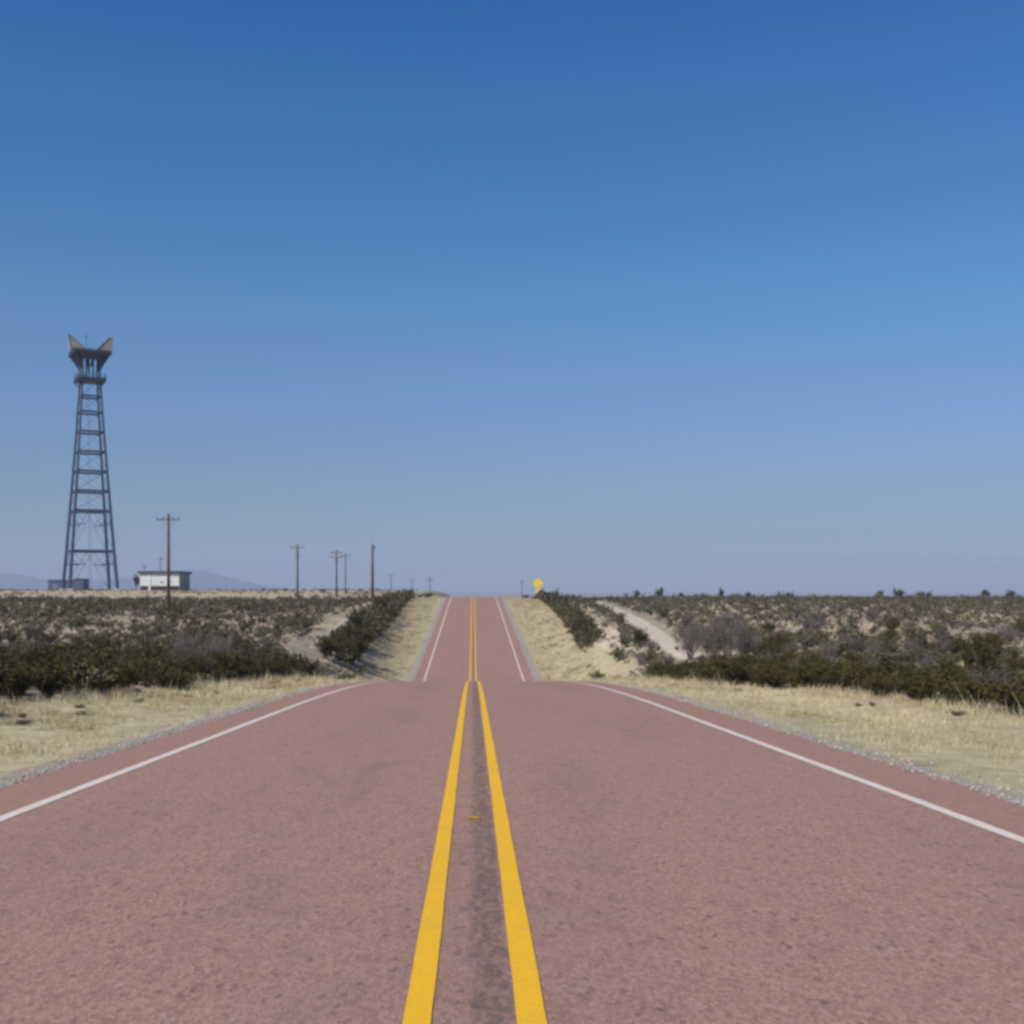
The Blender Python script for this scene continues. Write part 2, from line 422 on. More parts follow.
# ------------------------------------------------------------------ shrubs
def bush_parts(seed, nstem, nleaf, leaf, spread, upright, twigs=0, sub=3, stem_r=.012, leaf_from=.35, thick=1.0):
    """one shrub about 1 m high and `spread` m in radius: stems and (leaf or twig) clumps"""
    r = np.random.default_rng(seed)
    SV, SF, tips = [], [], []
    def limb(pts, r0, r1):
        n = 3; o = len(SV); k = len(pts)
        for i, p in enumerate(pts):
            rr = r0 + (r1 - r0) * i / (k - 1)
            for j in range(n):
                a = 2 * math.pi * j / n; SV.append((p[0] + rr * math.cos(a), p[1] + rr * math.sin(a), p[2]))
        for i in range(k - 1):
            for j in range(n):
                SF.append((o + i*n + j, o + i*n + (j+1) % n, o + (i+1)*n + (j+1) % n, o + (i+1)*n + j))
    for s in range(nstem):
        a = r.uniform(0, 2 * math.pi); lean = spread * r.uniform(.15, 1.0) ** .8
        h = r.uniform(.62, 1.0) * (1 - .42 * (lean / spread) ** 2 * (1 - upright))
        b = np.array([r.normal(0, .07), r.normal(0, .07), -.04]); e = np.array([lean * math.cos(a), lean * math.sin(a), h])
        mid = b * .5 + e * .5 + np.array([-.12 * e[0], -.12 * e[1], .08]) + r.normal(0, .035, 3)
        pts = [b * (1-t)**2 + mid * 2*t*(1-t) + e * t*t for t in (0, .3, .6, 1.0)]
        limb(pts, stem_r, stem_r * .35)
        tips.append((pts, 1.0))
        for q in range(sub):
            t = r.uniform(.3, .9); p0 = b * (1-t)**2 + mid * 2*t*(1-t) + e * t*t
            dv = np.array([r.normal(0, 1), r.normal(0, 1), r.uniform(.1, 1.3)]); dv /= np.linalg.norm(dv)
            L = r.uniform(.12, .34); pp = [p0, p0 + dv * L * .5 + r.normal(0, .02, 3), p0 + dv * L]
            limb(pp, stem_r * .5, stem_r * .2); tips.append((pp, .8))
            for w in range(twigs):
                t2 = r.uniform(.2, 1.0); c0 = p0 + dv * L * t2
                d2 = np.array([r.normal(0, 1), r.normal(0, 1), r.uniform(-.2, 1.2)]); d2 /= np.linalg.norm(d2)
                limb([c0, c0 + d2 * r.uniform(.06, .2)], stem_r * .28, stem_r * .12)
    # clumps of leaves round the outer part of every branch
    LV = np.zeros((0, 3)); LF = np.zeros((0, 4), int)
    if nleaf:
        which = r.integers(0, len(tips), nleaf); C = np.zeros((nleaf, 3))
        for i in range(nleaf):
            pts, _ = tips[which[i]]
            t = leaf_from + (1.06 - leaf_from) * math.sqrt(r.uniform(0, 1)) if which[i] % (sub + 1) == 0 else r.uniform(.15, 1.15)
            f = min(t, .999) * (len(pts) - 1); k = int(f); p = np.array(pts[k]) * (1 - f + k) + np.array(pts[k+1]) * (f - k)
            C[i] = p + r.normal(0, .045 * thick, 3)
        C[:, 2] = np.abs(C[:, 2]) + .02
        U = r.normal(0, 1, (nleaf, 3)); U /= np.linalg.norm(U, axis=1, keepdims=True)
        W = np.cross(U, r.normal(0, 1, (nleaf, 3))); W /= np.linalg.norm(W, axis=1, keepdims=True)
        s = leaf * r.uniform(.55, 1.3, (nleaf, 1))
        a, b_ = U * s, W * s * .5
        LV = np.stack([C - a, C + b_ - a * .1, C + a, C - b_ + a * .1], 1).reshape(-1, 3)
        LF = np.arange(nleaf * 4).reshape(-1, 4)
    return np.array(SV), np.array(SF), LV, LF

SHAPES = ['rounded', 'spreading', 'upright', 'ragged', 'low mounded', 'broad dense']
green_protos, bare_protos, near_raw = [], [], []
for i, (ns, nl, sp, up) in enumerate([(16, 2600, .62, .2), (20, 2900, .85, .1), (14, 2300, .48, .8), (13, 1900, .7, .5), (20, 2600, .95, 0), (26, 3600, .8, .3)]):
    a, b, c, d_ = bush_parts(100 + i, ns, nl, .036, sp, up, leaf_from=.12)
    near_raw.append((c, d_))
    green_protos.append((mesh_np('stems', a, [b], [M['stem']]), mesh_np('foliage', c, [d_], [M['leaf']])))
for i, (ns, sp, up) in enumerate([(26, .62, .5), (34, .9, .3), (24, .55, .8), (38, .8, .2)]):
    a, b, c, d_ = bush_parts(200 + i, ns, 1500, .020, sp, up, twigs=5, sub=6, stem_r=.013, thick=1.2)
    # the fine outer spray of twigs
    bare_protos.append((mesh_np('stems', a, [b], [M['twig']]), mesh_np('twig_spray', c, [d_], [M['twig']])))
olive_protos = []
for i, (ns, nl, sp, up) in enumerate([(16, 900, .62, .2), (18, 1000, .85, .1), (14, 800, .5, .6)]):
    a, b, c, d_ = bush_parts(300 + i, ns, nl, .055, sp, up)
    olive_protos.append((mesh_np('stems', a, [b], [M['stem']]), mesh_np('foliage', c, [d_], [M['olive']])))
far_protos = []
for i in range(7):
    a, b, c, d_ = bush_parts(400 + i, 9, 46, .14, [.62, .8, .5, .9][i % 4], .3)
    far_protos.append((c, d_))

# every plant: x, d, width scale, height, kind (0 green, 1 bare grey, 2 olive grey), zone
plants = []
grid = {}
def free(x, y, r, k=.55):
    gx_, gy_ = int(math.floor(x / 2)), int(math.floor(y / 2))
    for i in range(gx_ - 2, gx_ + 3):
        for j in range(gy_ - 2, gy_ + 3):
            for (a, b, c) in grid.get((i, j), ()):
                if (a - x) ** 2 + (b - y) ** 2 < (k * (r + c)) ** 2: return False
    return True
def take(x, y, w, h, kind, zone, force=False):
    if not force and not free(x, y, w / 2, .33 if zone == 'rp' else .36 if zone in ('lp', 'rm', 'ls', 'rs') else .5): return False
    grid.setdefault((int(math.floor(x / 2)), int(math.floor(y / 2))), []).append((x, y, w / 2))
    plants.append((x, y, w, h, kind, zone)); return True

# plants the photo singles out: px of middle, distance, width, height, kind, zone
for (pxm, d, w, h, kind, zone) in [
        (712, 60, 3.6, 2.7, 1, 'big'), (744, 58, 2.8, 2.3, 1, 'big'), (690, 66, 2.6, 2.2, 1, 'big'), (728, 66, 3.4, 2.9, 1, 'big'),
        (202, 47, 2.6, 1.95, 1, 'big'), (224, 49, 2.4, 1.8, 1, 'big'), (183, 51, 2.0, 1.7, 1, 'big'),
        (968, 42, .75, 1.5, 0, 'upright'), (987, 41, 1.2, 1.62, 0, 'upright'),
        (345, 77, 1.5, 1.0, 0, 'ls'), (325, 74, 1.7, .8, 0, 'ls'), (360, 84, 1.6, 1.2, 0, 'ls'),
        (393, 205, 3.2, 1.9, 0, 'ls'), (402, 196, 2.6, 1.5, 0, 'ls'), (428, 214, 3.4, 1.0, 0, 'crest'), (420, 216, 2.0, .7, 0, 'crest'),
        (526, 214, 2.2, .9, 0, 'crest'), (534, 213, 2.0, .8, 0, 'crest'), (540, 196, 1.3, 1.0, 0, 'crest'), (561, 206, 2.6, 1.1, 2, 'crest'), (549, 200, 1.6, 1.0, 0, 'rs'),
        (567, 215, 2.0, 1.3, 2, 'crest')]:
    take(X_at(pxm, d), d, w, h, kind, zone, True)

def scatter(n, xa, xb, da, db, dens, wfun, kindp, zone, tries=None):
    """rejection sampling with a density function of (x, d)"""
    x = rng.uniform(xa, xb, n); d = rng.uniform(da, db, n); k = rng.uniform(0, 1, n)
    ok = (k < dens(x, d)) & (np.abs(X_at(PX0, 1) + x + X_at(512, 1) * 0) < 0.62 * d + 22)
    for a, b in zip(x[ok], d[ok]):
        w, h = wfun(a, b); kind = int(rng.choice(3, p=kindp)); take(float(a), float(b), w, h, kind, zone)

off_track = lambda x, d: (np.abs(x - track_L(d)) > np.where(d > 66, .55, 0)) & (np.abs(x - track_R(d)) > np.where(d > 60, 1.5, 0))
def wn(m, s): return lambda x, d: (float(np.clip(rng.normal(m, s), .45, 3)), 0.0)
def size(m, s, hr, hs): 
    def f(x, d):
        w = float(np.clip(rng.normal(m, s), .25, 3.2)); return w, float(np.clip(w * rng.normal(hr, hs), .12 if m < .5 else .3, 2.2))
    return f
# thickets behind the near verges
scatter(2600, -26, -6, 12, 62, lambda x, d: (x < verge_L(d) - .7) * (x > verge_L(d) - 8.5 + (d - 25) * .05) * np.where(x > verge_L(d) - 5, 1.0, .5), size(1.8, .38, .51, .09), [.86, .09, .05], 'lf')
scatter(2600, 6, 27, 12, 50, lambda x, d: (x > verge_R(d) + .7) * (x < verge_R(d) + 7.5) * np.where(x < verge_R(d) + 4.5, 1.0, .45), size(1.7, .36, .46, .08), [.94, .02, .04], 'rf')
# strips beyond the dip
scatter(3000, -14, -7.5, 84, 212, lambda x, d: (x < verge_L(d) - .5) * (x > track_L(d) + 1.2) * .95, size(1.7, .35, .72, .12), [.95, .02, .03], 'ls')
scatter(3000, 8, 15, 98, 208, lambda x, d: (x > verge_R(d) + .3) * (x < verge_R(d) + 2.0 + .8 * smooth(150, 190, d)) * .95, size(1.6, .35, .78, .12), [.95, .02, .03], 'rs')
scatter(2600, 7, 20, 64, 208, lambda x, d: off_track(x, d) * (x < track_R(d)) * np.where(x > track_R(d) - 2.9, .9, .07 + .5 * smooth(140, 180, d)) * (x > verge_R(d) + .6), size(1.15, .3, .6, .12), [.30, .35, .35], 'rm')
scatter(120, -10, -7, 58, 86, lambda x, d: (x < verge_L(d)) * .35, size(.8, .25, .6, .1), [.6, .1, .3], 'lv')
scatter(420, 6, 13, 58, 100, lambda x, d: (x > verge_R(d) - .3) * .16, size(.7, .25, .5, .1), [.5, .1, .4], 'rv')
scatter(60, -9, -5.4, 18, 50, lambda x, d: (x > verge_L(d) + .2) * (x < verge_L(d) + 1.9) * .4, size(.34, .08, .34, .08), [.1, .3, .6], 'vl')
scatter(60, 5.6, 11, 18, 50, lambda x, d: (x < verge_R(d) - .2) * (x > verge_R(d) - 1.9) * .4, size(.34, .08, .34, .08), [.1, .3, .6], 'vr')
# the plains on both sides
def dens_L(x, d):
    n = fbm(x / 6, d / 10, 71)
    return off_track(x, d) * (x < np.where(d > 66, track_L(d) - 1.2, verge_L(d) - 7)) * np.where(n > .44, .97, .22) * (1 - smooth(203, 211, d))
def dens_R(x, d):
    n = fbm(x / 9, d / 13, 83)
    return off_track(x, d) * (x > np.where(d > 56, track_R(d) + 1.5, verge_R(d) + 6)) * np.where(n > .34, .98, .55) * (.35 + .65 * smooth(48, 66, d)) * (1 - smooth(330, 380, d))
scatter(24000, -155, -7, 36, 212, dens_L, size(1.25, .34, .52, .12), [.46, .09, .45], 'lp')
scatter(42000, 9, 260, 36, 400, dens_R, size(1.4, .36, .54, .12), [.36, .30, .34], 'rp')
scatter(4200, -240, -18, 208, 420, lambda x, d: np.where(fbm(x / 12, d / 20, 44) > .47, .85, .2), size(1.2, .4, .32, .1), [.4, .3, .3], 'yard')

plants = [(p[0], p[1], p[2], min(p[3], .85) if p[5] == 'rp' and p[1] > 200 else min(p[3], .84) if p[5] == 'rf' else min(p[3], .8) if p[5] == 'rp' and p[1] < 60 else p[3], p[4], p[5]) for p in plants]
A = np.array([(p[0], p[1], p[2], p[3], p[4]) for p in plants]); zones = np.array([p[5] for p in plants])
PXc = PX0 + F * A[:, 0] / A[:, 1]
inframe = (PXc > -25) & (PXc < 1049) & (A[:, 1] > 9)
show = np.where(inframe, A[:, 2] * A[:, 3] / A[:, 1] ** 2, 0)
show[np.isin(zones, ['big', 'crest', 'upright'])] += 1
order = np.argsort(-show)
quota = {0: 300, 1: 120, 2: 150}
chosen = []
cnt = {0: 0, 1: 0, 2: 0}
for i in order:
    k = int(A[i, 4])
    if show[i] > 0 and cnt[k] < quota[k]: cnt[k] += 1; chosen.append(i)
chosen_set = set(int(i) for i in chosen)

KN = {0: 'green_bush', 1: 'bare_shrub', 2: 'olive_bush'}
KT = {0: 'dark green bush', 1: 'grey leafless shrub', 2: 'grey-olive bush'}
protos = {0: green_protos, 1: bare_protos, 2: olive_protos}
used = {}
things = []
def place(i):
    x, d, w, h, k = A[i]; k = int(k)
    P = protos[k]; j = int(rng.integers(0, len(P)))
    if zones[i] == 'upright': j = 2
    if zones[i] == 'big': j = (1, 3)[int(rng.integers(0, 2))]
    key = (k, j)
    if key not in used:
        root = empty(KN[k], (0, 0, 0))
        put('stems', P[j][0], root); put(P[j][1].name.split('.')[0], P[j][1], root)
        used[key] = root
    else:
        root = used[key]; c = root.copy(); COL.objects.link(c)
        for ch in root.children:
            cc = ch.copy(); COL.objects.link(cc); cc.parent = c
        root = c
    r0 = {0: [.75, 1.0, .6, .85, 1.1, .95], 1: [.75, 1.05, .68, .95], 2: [.75, 1.0, .62]}[k][j]
    s = w / 2 / r0
    root.location = (x, d, float(ground_z(x, d)) - .03); root.rotation_euler.z = float(rng.uniform(0, 6.28))
    root.scale = (s, s * float(rng.uniform(.9, 1.1)), h)
    things.append((root, i, k, j)); return root
for i in chosen: place(i)

# ---- labels of the shrubs
ORD = ['', 'second ', 'third ', 'fourth ', 'fifth ', 'sixth ', 'seventh ', 'eighth ', 'ninth ', 'tenth ', 'eleventh ', 'twelfth ', 'thirteenth ', 'fourteenth ',
       'fifteenth ', 'sixteenth ', 'seventeenth ', 'eighteenth ', 'nineteenth ', 'twentieth ']
def ordinal(n): return 'leftmost' if n == 0 else ORD[n] + 'from the left'
def first_row(zone, sign):
    """the plants of a thicket that stand at its front, one per direction"""
    c = [(PXc[i], i, t) for (t, i, k, j) in things if zones[i] == zone and inframe[i]]
    c.sort(key=lambda e: A[e[1], 1]); keep = []
    for p, i, t in c:
        hw = F * A[i, 2] / 2 / A[i, 1]
        if all(abs(p - q) > .8 * (hw + F * A[m, 2] / 2 / A[m, 1]) for q, m, _ in keep) and 0 < p < 1024: keep.append((p, i, t))
    return sorted(keep)[:20]
done = set()
for zone, txt, grp in (('lf', 'at the front of the left verge thicket', 'front row bushes behind the left verge'),
                       ('rf', 'at the front of the right verge thicket', 'front row bushes behind the right verge')):
    for n, (p, i, t) in enumerate(first_row(zone, 0)):
        k = int(A[i, 4]); tag(t, f'{KT[k]} {txt}, {ordinal(n)}', 'bush', grp); done.add(i)
def landmark(p, d, zone):
    if zone in ('lf',): return ('deep in the left verge thicket, ' + ('at the photo edge' if p < 70 else 'below the utility pole' if p < 200 else 'at its road end'), 'thicket bushes left of the road')
    if zone in ('rf',): return ('deep in the right verge thicket, ' + ('at its road end' if p < 760 else 'midway along' if p < 900 else 'at the photo edge'), 'thicket bushes right of the road')
    if zone == 'ls': return ('in the strip beside the left footpath, ' + ('up near the crest' if d > 160 else 'halfway up the rise' if d > 115 else 'at its low end'), 'strip bushes')
    if zone == 'rs': return ('in the strip along the far right verge, ' + ('up near the crest' if d > 165 else 'halfway up' if d > 130 else 'at its low end'), 'bushes in the strip right of the far road')
    if zone in ('rm', 'rv'): return ('between far right verge and dirt track, ' + ('high up' if d > 140 else 'halfway up' if d > 105 else 'in the hollow'), 'bushes between right verge and dirt track')
    if zone in ('vl', 'vr'): return ('growing low in the dry grass of the ' + ('left' if zone == 'vl' else 'right') + ' verge', 'weeds in the verge')
    if zone == 'lv': return ('on pale sand in the hollow beside the left verge', 'bushes in the left hollow')
    if zone == 'lp':
        w = 'under the lattice tower' if p < 120 else 'around the utility pole' if p < 215 else 'between pole and footpath'
        return (f'on the left plain {w}, ' + ('far back' if d > 120 else 'midway' if d > 75 else 'near the thicket'), 'bushes on the plain left of the road')
    w = 'by the dirt track' if p < 780 else 'in the middle stretch' if p < 910 else 'at the right photo edge'
    return (f'on the right plain {w}, ' + ('far back' if d > 120 else 'midway' if d > 75 else 'near the thicket'), 'bushes on the plain right of the road')
special = {}
bigs = [('wide grey leafless shrub standing tall behind the right thicket, in front of its cluster', 712), ('grey leafless shrub at the right end of the tall cluster behind the right thicket', 744),
        ('grey leafless shrub at the left end of the tall cluster, beside the dirt track', 690), ('tallest grey leafless shrub, at the back of the cluster behind the right thicket', 728),
        ('purplish grey leafless shrub behind the left thicket, middle of its trio', 200), ('purplish grey leafless shrub behind the left thicket, roadward one of its trio', 222),
        ('purplish grey leafless shrub behind the left thicket, beside the utility pole foot', 183)]
crests = {428: 'low wide dark bush on the crest beside the far left road edge', 420: 'small dark bush on the crest just left of the wide low bush',
          526: 'low dark bush on the crest right of the far road, nearer the asphalt', 534: 'low dark bush on the crest directly left of the yellow sign',
          540: 'small dark bush at the foot of the yellow sign', 561: 'grey-olive bush on the crest a little right of the yellow sign', 567: 'taller grey-olive bush on the crest, right of the sign and its neighbour bush'}
groups_seen = {}
for (t, i, k, j) in things:
    if i in done: continue
    if zones[i] == 'big':
        tag(t, min(bigs, key=lambda b: abs(b[1] - PXc[i]))[0], 'shrub', 'tall leafless shrubs'); continue
    if zones[i] == 'upright':
        tag(t, ('narrow' if PXc[i] < 978 else 'wider') + ' dark upright bush of the pair standing behind the right thicket near the photo edge', 'bush', 'dark upright pair'); continue
    if zones[i] == 'crest':
        tag(t, crests[min(crests, key=lambda c: abs(c - PXc[i]))], 'bush', 'bushes on the crest'); continue
    where, grp = landmark(PXc[i], A[i, 1], zones[i])
    lab = f'{KT[k]} {where}'
    tag(t, lab, 'shrub' if k == 1 else 'bush', lab.replace('bush ', 'bushes ', 1).replace('shrub ', 'shrubs ', 1))

# ---- the rest of the scrub as one mass
rest = [i for i in range(len(A)) if i not in chosen_set]
VV, QQ, TT = [], [], []
off = 0
tone_lo = {0: (.0, .28), 1: (.62, 1.0), 2: (.34, .62)}
jobs = []
close = [i for i in rest if A[i, 1] < 62]; far = [i for i in rest if A[i, 1] >= 62]
for pj, p in enumerate(near_raw): jobs.append((p, close[pj::len(near_raw)]))
for pj, p in enumerate(far_protos): jobs.append((p, far[pj::len(far_protos)]))
for (c, f), idx in jobs:
    idx = np.array(idx, int)
    if not len(idx): continue
    n = len(idx); B = A[idx]; a = rng.uniform(0, 6.28, n); s = B[:, 2] / 2 / .8
    ca, sa = np.cos(a), np.sin(a)
    v = np.zeros((n, len(c), 3))
    v[:, :, 0] = (c[None, :, 0] * ca[:, None] - c[None, :, 1] * sa[:, None]) * s[:, None] + B[:, 0:1]
    v[:, :, 1] = (c[None, :, 0] * sa[:, None] + c[None, :, 1] * ca[:, None]) * s[:, None] + B[:, 1:2]
    v[:, :, 2] = c[None, :, 2] * B[:, 3:4] + (ground_z(B[:, 0], B[:, 1]) - .03)[:, None]
    fq = (f[None] + (np.arange(n) * len(c))[:, None, None] + off).reshape(-1, 4)
    t = np.array([rng.uniform(*tone_lo[int(k)]) for k in B[:, 4]])
    VV.append(v.reshape(-1, 3)); QQ.append(fq); TT.append(np.repeat(t, len(c))); off += n * len(c)
tag(put('desert_scrub', mesh_np('desert_scrub', np.concatenate(VV), [np.concatenate(QQ)], [M['scrub']], attrs=dict(tone=np.concatenate(TT)))),
    'low olive and grey desert scrub covering the far plains', 'scrub', None, 'stuff')

# ------------------------------------------------------------------ dry grass
def tufts(x, d, hgt, nb, wid, spread, tone):
    n = len(x); z = ground_z(x, d)
    hgt = hgt * np.where(vnoise(x / .5, d / .6, 77) > .8, 1.8, .9)
    a = rng.uniform(0, 6.28, (n, nb)); r = rng.uniform(0, 1, (n, nb)) * spread[:, None]
    bx = x[:, None] + r * np.cos(a); by = d[:, None] + r * np.sin(a); bz = np.repeat(z[:, None], nb, 1) - .02
    h = hgt[:, None] * rng.uniform(.45, 1.15, (n, nb)); lean = rng.uniform(.1, .95, (n, nb)) * h
    la = a + rng.normal(0, .6, (n, nb)); wa = rng.uniform(0, 6.28, (n, nb)); ww = wid[:, None] * rng.uniform(.6, 1.3, (n, nb))
    p0 = np.stack([bx - ww * np.cos(wa), by - ww * np.sin(wa), bz], -1); p1 = np.stack([bx + ww * np.cos(wa), by + ww * np.sin(wa), bz], -1)
    p2 = np.stack([bx + lean * np.cos(la), by + lean * np.sin(la), bz + h], -1)
    V = np.stack([p0, p1, p2], 2).reshape(-1, 3)
    return V, np.repeat(tone, nb * 3)
GV, GT = [], []
def grass(n, sgn, da, db, hm, nb, wid, spread, power=1.0):
    d = da + (db - da) * rng.uniform(0, 1, n) ** power
    e = 4.36 if sgn < 0 else 4.58
    vb_ = np.abs(verge_L(d) if sgn < 0 else verge_R(d)) + .9
    u = rng.uniform(0, 1, n); x = sgn * (e + .25 + (vb_ - e - .25) * u)
    clump = fbm(x / .8, d / .9, 91)
    k = (rng.uniform(0, 1, n) < smooth(.05, .22, u) * .9 + .1) & (clump > .40 + .10 * (vnoise(x / 2.6, d / 3.5, 97) - .3))
    x, d, clump = x[k], d[k], clump[k]; m = len(x)
    V, T = tufts(x, d, hm * rng.uniform(.5, 1.25, m) * (.6 + .9 * clump), nb, np.full(m, wid), np.full(m, spread), np.clip(np.where(vnoise(x / .7, d / .9, 99) > .86, .15, .62) + (fbm(x / 1.9, d / 2.6, 95) - .5) * 1.1 + rng.normal(0, .13, m) - .22 * smooth(45, 90, d), 0, 1))
    GV.append(V); GT.append(T)
for s in (-1, 1):
    grass(17000, s, 3, 30, .095, 8, .0045, .09)
    grass(13000, s, 30, 60, .12, 7, .009, .13)
    grass(6000, s, 60, 120, .15, 6, .02, .2)
    grass(4200, s, 120, 225, .18, 6, .035, .25)
# tufts among the shrubs of the plains
n = 15000; d = 30 + 175 * rng.uniform(0, 1, n) ** .8; x = rng.uniform(-1, 1, n) * (.55 * d + 16)
k = (np.abs(x) > np.where(x < 0, -verge_L(d), verge_R(d))) & off_track(x, d); x, d = x[k], d[k]; m = len(x)
V, T = tufts(x, d, rng.uniform(.15, .42, m), 7, .00022 * d + .004, np.full(m, .22), np.clip(rng.normal(.68, .2, m), 0, 1)); GV.append(V); GT.append(T)
for sg, vf, n in ((-1, verge_L, 2600), (1, verge_R, 2600)):          # taller bleached tufts at the feet of the thickets
    d = rng.uniform(14, 62, n); x = vf(d) - sg * 0 + sg * (rng.normal(.35, .55, n)); k = vnoise(x / 1.1, d / 1.3, 19) > .42; x, d = x[k], d[k]; m = len(x)
    V, T = tufts(x, d, rng.uniform(.14, .36, m), 7, .00016 * d + .003, np.full(m, .16), np.clip(rng.normal(.55, .22, m), 0, 1)); GV.append(V); GT.append(T)
GVa = np.concatenate(GV)
tag(put('dry_grass', mesh_np('dry_grass', GVa, [np.arange(len(GVa)).reshape(-1, 3)], [M['straw']], attrs=dict(tone=np.concatenate(GT)))),
    'pale straw-coloured dry grass along both road verges', 'grass', None, 'stuff')

# ------------------------------------------------------------------ loose gravel at the pavement edges
oct_v = np.array([(1,0,0),(-1,0,0),(0,1,0),(0,-1,0),(0,0,1),(0,0,-1)], float)
oct_f = np.array([(0,2,4),(2,1,4),(1,3,4),(3,0,4),(2,0,5),(1,2,5),(3,1,5),(0,3,5)])
n = 6000; d = 3 + 52 * rng.uniform(0, 1, n) ** 1.3; s = np.where(rng.uniform(0, 1, n) < .5, -1, 1)
x = s * (np.where(s < 0, 4.36, 4.58) + rng.gamma(1.4, .18, n) - .05)
sz = .008 + .02 * rng.uniform(0, 1, n) ** 3
v = oct_v[None] * sz[:, None, None] * rng.uniform(.6, 1.35, (n, 6, 1)) * np.array([1, 1, .7])
v += np.stack([x, d, np.maximum(ground_z(x, d), np.where(np.abs(x) < np.where(s < 0, 4.33, 4.55), road_z(d), -99)) + sz * .3], -1)[:, None]
tag(put('gravel', mesh_np('gravel', v.reshape(-1, 3), [(oct_f[None] + (np.arange(n) * 6)[:, None, None]).reshape(-1, 3)], [M['pebble']],
        attrs=dict(tone=np.repeat(rng.uniform(0, 1, n), 6)))), 'pale loose gravel along the pavement edges', 'gravel', None, 'stuff')

# dark rocks on the verges
def rock(x, d, w, h, label):
    r = np.random.default_rng(int(abs(x * 100) + d)); mb = MB(); vs = []; fs = []
    nr, ns = 5, 9
    for a in range(nr + 1):
        th = math.pi * a / nr
        for b in range(ns):
            k = r.uniform(.8, 1.15); ph = 2 * math.pi * b / ns
            vs.append((w/2 * k * math.sin(th) * math.cos(ph), w/2 * .8 * k * math.sin(th) * math.sin(ph), h/2 * k * math.cos(th) + h * .35))
    for a in range(nr):
        for b in range(ns): fs.append((a*ns+b, a*ns+(b+1)%ns, (a+1)*ns+(b+1)%ns, (a+1)*ns+b))
    mb.add(vs, fs); o = mb.build('rock', M['rock'], None); o.location = (x, d, float(ground_z(x, d)))
    tag(o, label, 'rock', 'dark rocks on the left verge')
rock(X_at(136, 30.5), 30.5, .30, .24, 'dark reddish brown rock on pale grass in front of the left thicket')
rock(X_at(151, 29.2), 29.2, .30, .10, 'low flat brown rock just right of the dark reddish rock')

# ------------------------------------------------------------------ yellow warning sign on the crest
d = 203.0; sx = X_at(538, d); sz = float(ground_z(sx, d)); root = empty('warning_sign', (sx, d, sz), -.08)
c = Z_at(583.3, d) - sz; r = .98
mb = MB(); mb.box((0, .06, (c + .4) / 2 - .1), (.09, .06, c + .4 + .2)); mb.build('post', M['signback'], root)
mb = MB(); mb.prism([(-r, c), (0, c - r), (r, c), (0, c + r)], -.012, .012); mb.build('sign_face', M['sign'], root, bevel=.004)
mb = MB(); mb.prism([(-.42, c - r - .72), (.42, c - r - .72), (.42, c - r + .02), (-.42, c - r + .02)], -.035, -.016); mb.build('plaque', M['sign'], root, bevel=.004)
mb = MB()
for dz in (-.35, .35): mb.box((0, .022, c + dz), (1.0, .02, .06))
mb.build('bracket', M['signback'], root)
tag(root, 'yellow diamond warning sign with small plaque on a post at the right of the crest', 'road sign')

# ------------------------------------------------------------------ utility poles
def pole(px, d, ytop, label, arm=2.6, arms=((.62, 0),), rot=0.0, r=.16, can=False, riser=False, dbl=False):
    x = X_at(px, d); z = float(ground_z(x, d)); h = Z_at(ytop, d) - z
    root = empty('utility_pole', (x, d, z), rot)
    mb = MB(); mb.bar((0, 0, -.3), (0, 0, h), r, r * .68, 12); mb.build('shaft', M['wood'], root, True)
    for k, (dz, ry) in enumerate(arms):
        zz = h - dz; mb = MB()
        mb.box((0, -r * .75 - .05, zz), (arm, .10, .13))
        if dbl: mb.box((0, r * .75 + .05, zz), (arm, .10, .13))
        a = mb.build('crossarm', M['arm'], root, bevel=.01)
        mb = MB()
        for s in (-1, 1): mb.bar((s * arm * .3, -r * .75 - .05, zz - .05), (0, -r * .8, zz - .75), .025, .025, 6)
        mb.build('brace', M['can'], root)
        for fx in (-.47, -.2, .2, .47) if k == 0 else (-.47, .47):
            mb = MB(); X = fx * arm; Y = -r * .75 - .05
            mb.bar((X, Y, zz + .065), (X, Y, zz + .14), .02, .02, 8)
            for a0, b0, ra, rb in ((.14, .20, .075, .06), (.20, .26, .065, .05), (.26, .31, .055, .03)): mb.bar((X, Y, zz + a0), (X, Y, zz + b0), ra, rb, 8)
            mb.build('insulator', M['glass'], a)
    if can:
        mb = MB(); mb.bar((-.0, -r - .30, h - 2.6), (0, -r - .30, h - 1.5), .28, .28, 14); mb.bar((0, -r - .30, h - 1.5), (0, -r - .30, h - 1.42), .30, .22, 14)
        for s in (-.12, .12): mb.bar((s, -r - .30, h - 1.42), (s, -r - .30, h - 1.15), .035, .03, 6)
        mb.build('transformer', M['can'], root)
    if riser:
        mb = MB(); mb.bar((r + .07, -.02, 0), (r * .8 + .07, -.02, h * .55), .075, .075, 8); mb.build('riser_pipe', M['can'], root)
    return tag(root, label, 'utility pole', 'utility poles left of the road' if px < 473 else None)
pole(168.5, 124, 513.5, 'tallest brown wooden utility pole with one crossarm, in front of the white building', arm=2.45, r=.19)
pole(297.5, 212, 544, 'utility pole with crossarm and transformer, between the white building and the paired poles', arm=2.6, can=True, r=.20)
pole(336.5, 236, 550, 'thicker utility pole of the close pair, with two stacked crossarms', arm=2.4, arms=((.5, 0), (1.4, 0)), can=True, r=.20, dbl=True)
pole(345.5, 268, 553, 'thinner utility pole of the close pair, just right of the thicker one', arm=2.4, r=.15)
pole(372.5, 206, 544, 'stout utility pole with its crossarm end-on and a pipe up its side', arm=2.2, rot=1.45, riser=True, r=.27)
pole(391, 480, 574, 'small distant utility pole beyond the crest, left one of three', arm=2.6, r=.2)
